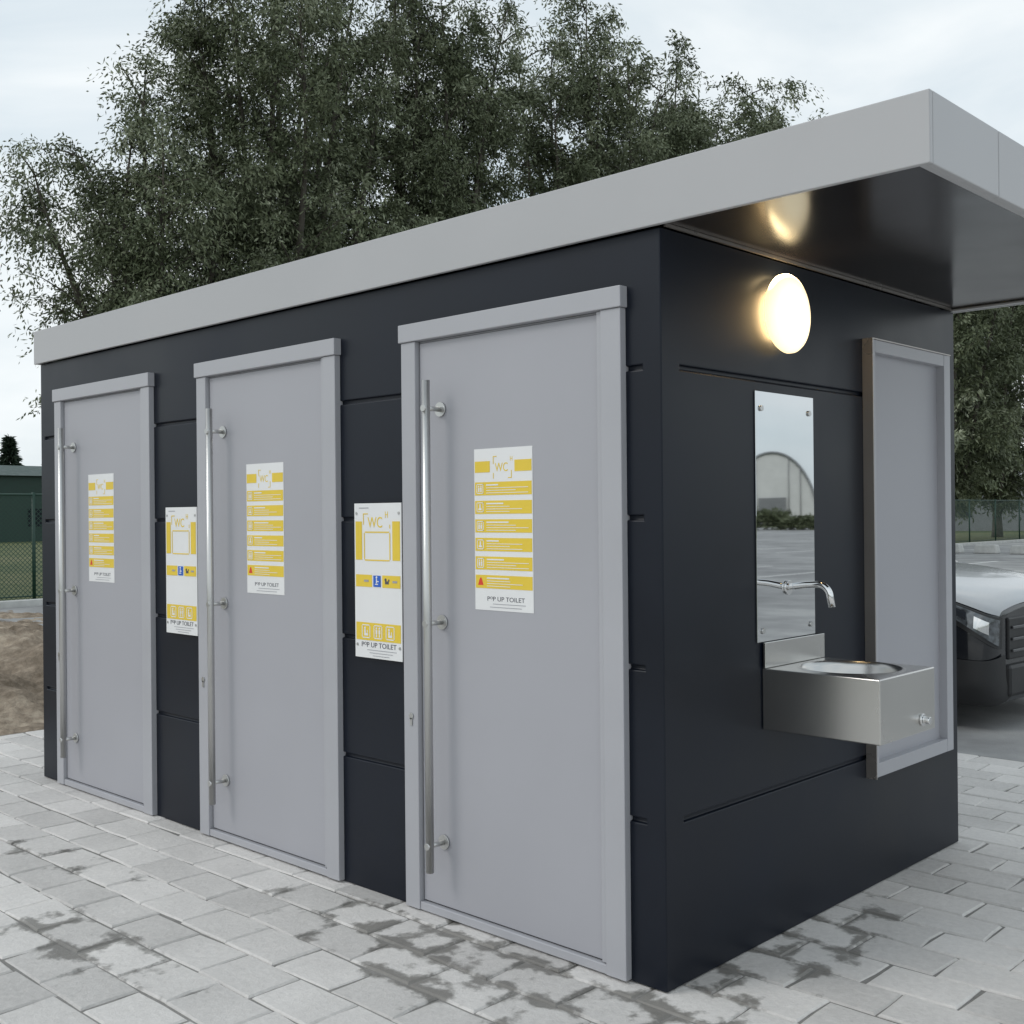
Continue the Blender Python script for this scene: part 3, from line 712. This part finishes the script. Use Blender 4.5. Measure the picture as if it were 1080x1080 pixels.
# ------------------------------------------------------------ van
def van(loc,rot,body,hood,lab,lower):
    v=thing('parked_van',loc,lab,'van'); v.rotation_euler=(0,0,rot)
    # x, half width, bottom, shoulder, top, half width of top
    st=[(0.0,0.62,0.24,0.77,0.84,0.50),(-0.012,0.74,0.20,0.785,0.865,0.60),(-0.05,0.84,0.18,0.81,0.895,0.68),(-0.13,0.905,0.18,0.85,0.94,0.74),(-0.28,0.94,0.18,0.90,0.985,0.78),(-0.55,0.955,0.18,0.96,1.04,0.80),(-0.85,0.965,0.18,1.01,1.08,0.80),(-1.08,0.97,0.20,1.04,1.12,0.80),(-1.45,0.97,0.22,1.10,1.48,0.76),(-1.90,0.97,0.22,1.13,1.83,0.74),(-2.4,0.97,0.22,1.14,1.90,0.75),(-3.7,0.97,0.22,1.14,1.91,0.76),(-4.95,0.95,0.25,1.13,1.88,0.75),(-5.1,0.88,0.3,1.1,1.78,0.70)]
    def ring(s):
        x,w,zb_,sh,tp_,wt=s
        half=[(0,zb_),(w*0.80,zb_),(w*0.97,zb_+0.09),(w,zb_+0.26),(w,sh*0.80),(w*0.965,sh),(wt,tp_-0.035),(wt*0.55,tp_-0.006),(0,tp_)]
        return [(x,p[0],p[1]) for p in half]+[(x,-p[0],p[1]) for p in half[-2:0:-1]]
    A=np.array([ring(s) for s in st]); n=A.shape[1]; ns=len(st)
    def cr_(p0,p1,p2,p3,t): return 0.5*((2*p1)+(-p0+p2)*t+(2*p0-5*p1+4*p2-p3)*t*t+(-p0+3*p1-3*p2+p3)*t**3)
    def S(i,k):
        i=min(max(i,0),ns-1-1e-6); i0=int(i); fi=i-i0; k0=math.floor(k); fk=k-k0
        rows=[]
        for a in (-1,0,1,2):
            r=A[min(max(i0+a,0),ns-1)]
            rows.append(cr_(r[(k0-1)%n],r[k0%n],r[(k0+1)%n],r[(k0+2)%n],fk))
        return cr_(rows[0],rows[1],rows[2],rows[3],fi)
    def SN(i,k,off):
        p=S(i,k)
        if off==0: return Vector(p)
        du=S(i+0.02,k)-S(i-0.02,k); dk=S(i,k+0.03)-S(i,k-0.03)
        nn=np.cross(du,dk); nn/=np.linalg.norm(nn)+1e-12
        cc=np.array([min(p[0],-0.5),0,0.75 if p[2]<1.2 else 1.2])
        if np.dot(nn,p-cc)<0: nn=-nn
        return Vector(p+nn*off)
    def grid(fn,ni,nk,closed=False):
        bm=B(); g=[[bm.verts.new(fn(a/ni,b_/nk)) for b_ in range(nk+(0 if closed else 1))] for a in range(ni+1)]
        kk=len(g[0])
        for a in range(ni):
            for b_ in range(nk):
                f=bm.faces.new((g[a][b_],g[a+1][b_],g[a+1][(b_+1)%kk],g[a][(b_+1)%kk])); f.smooth=True
        return bm,g
    bm,g=grid(lambda u,w_:SN(u*(ns-1),w_*n,0),(ns-1)*4,n*4,True)
    bm.faces.new(g[0]); bm.faces.new(g[-1][::-1])
    obj('body',bm,body,v,loc)
    def patch(name,i0,i1,k0,k1,mt,off=0.008,ni=14,nk=10,k0b=None,k1b=None):
        k0b=k0 if k0b is None else k0b; k1b=k1 if k1b is None else k1b
        def fn(u,w_):
            ka=k0+(k0b-k0)*u; kb=k1+(k1b-k1)*u
            return SN(i0+(i1-i0)*u,ka+(kb-ka)*w_,off)
        bm,_=grid(fn,ni,nk); return obj(name,bm,mt,v,loc)
    patch('bonnet',0.9,6.9,5.02,10.98,hood,0.009,20,28)
    patch('windscreen',7.15,8.9,6.1,9.9,M['glass'],0.006)
    patch('side_window',8.3,10.0,5.1,5.9,M['glass'],0.006); patch('side_window',8.3,10.0,10.1,10.9,M['glass'],0.006)
    for sgn in (0,1):
        f=(lambda k:k) if sgn==0 else (lambda k:16-k)
        patch('headlight_surround',0.5,5.2,f(3.55),f(4.93),M['black'],0.006,16,8,f(4.45),f(4.95))
        patch('headlight',0.8,4.9,f(3.72),f(4.80),M['lens'],0.011,16,8,f(4.60),f(4.88))
        patch('reflector',1.7,2.7,f(4.12),f(4.60),M['chrome'],0.014,6,4,f(4.22),f(4.66))
        patch('reflector',3.1,3.9,f(4.42),f(4.72),M['chrome'],0.014,6,4,f(4.50),f(4.75))
        patch('bumper',0.3,4.8,f(1.1),f(3.25),lower,0.016)
    bm=B(); box(bm,-0.03,0.016,-0.60,0.60,0.48,0.77); obj('grille_panel',bm,M['black'],v,loc,bevel=0.012)
    for k in range(3):
        bm=B(); box(bm,0.0165,0.030,-0.56,0.56,0.53+k*0.08,0.550+k*0.08); obj('grille_slat',bm,M['darktrim'],v,loc,bevel=0.004)
    bm=B(); box(bm,-0.03,0.03,-0.62,0.62,0.22,0.45); obj('bumper',bm,lower,v,loc,bevel=0.03)
    bm=B(); cyl(bm,(0.031,0,0.63),(0.045,0,0.63),0.085,28); obj('emblem',bm,M['chrome'],v,loc)
    for x in (-0.98,-4.15):
        for s_ in (-1,1):
            bm=B(); cyl(bm,(x,s_*0.74,0.335),(x,s_*0.980,0.335),0.335,32)
            w_=obj('wheel',bm,M['tyre'],v,loc,bevel=0.03)
            bm=B(); cyl(bm,(x,s_*0.981,0.335),(x,s_*0.988,0.335),0.215,28)
            for q in range(5):
                a=q*2*math.pi/5; cyl(bm,(x,s_*0.992,0.335),(x+0.2*math.cos(a),s_*0.992,0.335+0.2*math.sin(a)),0.022,8)
            obj('rim',bm,M['steel'],w_,loc)
    for s_ in (-1,1):
        bm=B(); box(bm,-1.55,-1.40,s_*1.03-0.11,s_*1.03+0.11,1.10,1.32); obj('side_mirror',bm,M['black'],v,loc,bevel=0.03)
    if hood is not body: patch('sticker',5.2,6.6,10.3,10.5,M['redpaint'],0.012,4,2)
    return v
van((-0.81,5.70,-0.012),math.radians(-4),M['blackpaint'],M['skysheenpaint'],'black parked van on the parking area, pale sky reflection painted on its bonnet',M['black'])
van((-53.3,24.6,gz),math.radians(200),M['redpaint'],M['redpaint'],'small red van parked on grass beyond the fence',M['black'])

# ------------------------------------------------------------ world + sun
w=bpy.data.worlds.new('World'); scene.world=w; w.use_nodes=True; nt=w.node_tree; L=nt.links
bg=nt.nodes['Background']
sky=nd(nt,'ShaderNodeTexSky'); sky.sky_type='NISHITA'; sky.sun_disc=False
el,az=math.radians(40),math.radians(215)
sky.sun_elevation=el; sky.sun_rotation=az; sky.air_density=1.0; sky.dust_density=2.0
sc=nd(nt,'ShaderNodeVectorMath',operation='SCALE'); sc.inputs['Scale'].default_value=0.11; L.new(sky.outputs[0],sc.inputs[0])
tc=nd(nt,'ShaderNodeTexCoord'); mp=nd(nt,'ShaderNodeMapping'); mp.inputs['Scale'].default_value=(1,1,2.6); mp.inputs['Rotation'].default_value=(0.1,0.2,0.5)
L.new(tc.outputs['Generated'],mp.inputs['Vector'])
n=nd(nt,'ShaderNodeTexNoise'); n.inputs['Scale'].default_value=1.9; n.inputs['Detail'].default_value=7; n.inputs['Roughness'].default_value=0.5; n.inputs['Distortion'].default_value=0.5
L.new(mp.outputs[0],n.inputs['Vector'])
cr=nd(nt,'ShaderNodeValToRGB'); e=cr.color_ramp.elements; e[0].position=0.36; e[0].color=(0.50,0.585,0.635,1); e[1].position=0.62; e[1].color=(0.74,0.77,0.78,1)
L.new(n.outputs['Fac'],cr.inputs[0])
mf=nd(nt,'ShaderNodeMapRange'); mf.inputs[1].default_value=0.3; mf.inputs[2].default_value=0.6; mf.inputs[3].default_value=0.8; mf.inputs[4].default_value=0.97; L.new(n.outputs['Fac'],mf.inputs[0])
mx=nd(nt,'ShaderNodeMix',data_type='RGBA'); L.new(mf.outputs[0],mx.inputs[0]); L.new(sc.outputs[0],mx.inputs[6]); L.new(cr.outputs[0],mx.inputs[7])
L.new(mx.outputs[2],bg.inputs['Color']); bg.inputs['Strength'].default_value=1.33
sl=bpy.data.lights.new('sun','SUN'); sl.energy=0.8; sl.angle=math.radians(20); sl.color=(1,0.97,0.93)
so=bpy.data.objects.new('sun',sl); link(so)
sd=Vector((math.sin(az)*math.cos(el),math.cos(az)*math.cos(el),math.sin(el)))
so.rotation_euler=sd.to_track_quat('Z','Y').to_euler(); so.location=(0,-5,20)

# ------------------------------------------------------------ camera
hq,pq,rq,fq=2.3355,0.0018,-0.0093,1202.9
fwd=Vector((math.cos(hq)*math.cos(pq),math.sin(hq)*math.cos(pq),math.sin(pq)))
right=Vector((math.sin(hq),-math.cos(hq),0)); up=right.cross(fwd)
Rr=right*math.cos(rq)+up*math.sin(rq); Uu=-right*math.sin(rq)+up*math.cos(rq)
cam=bpy.data.cameras.new('camera'); co=bpy.data.objects.new('camera',cam); link(co)
cam.sensor_width=36; cam.lens=36*fq/1080; cam.clip_end=2000; cam.clip_start=0.05
m4=Matrix.Identity(4)
for i in range(3): m4[i][0]=Rr[i]; m4[i][1]=Uu[i]; m4[i][2]=-fwd[i]
m4[0][3]=2.1253; m4[1][3]=-2.8932; m4[2][3]=1.5
co.matrix_world=m4
scene.camera=co
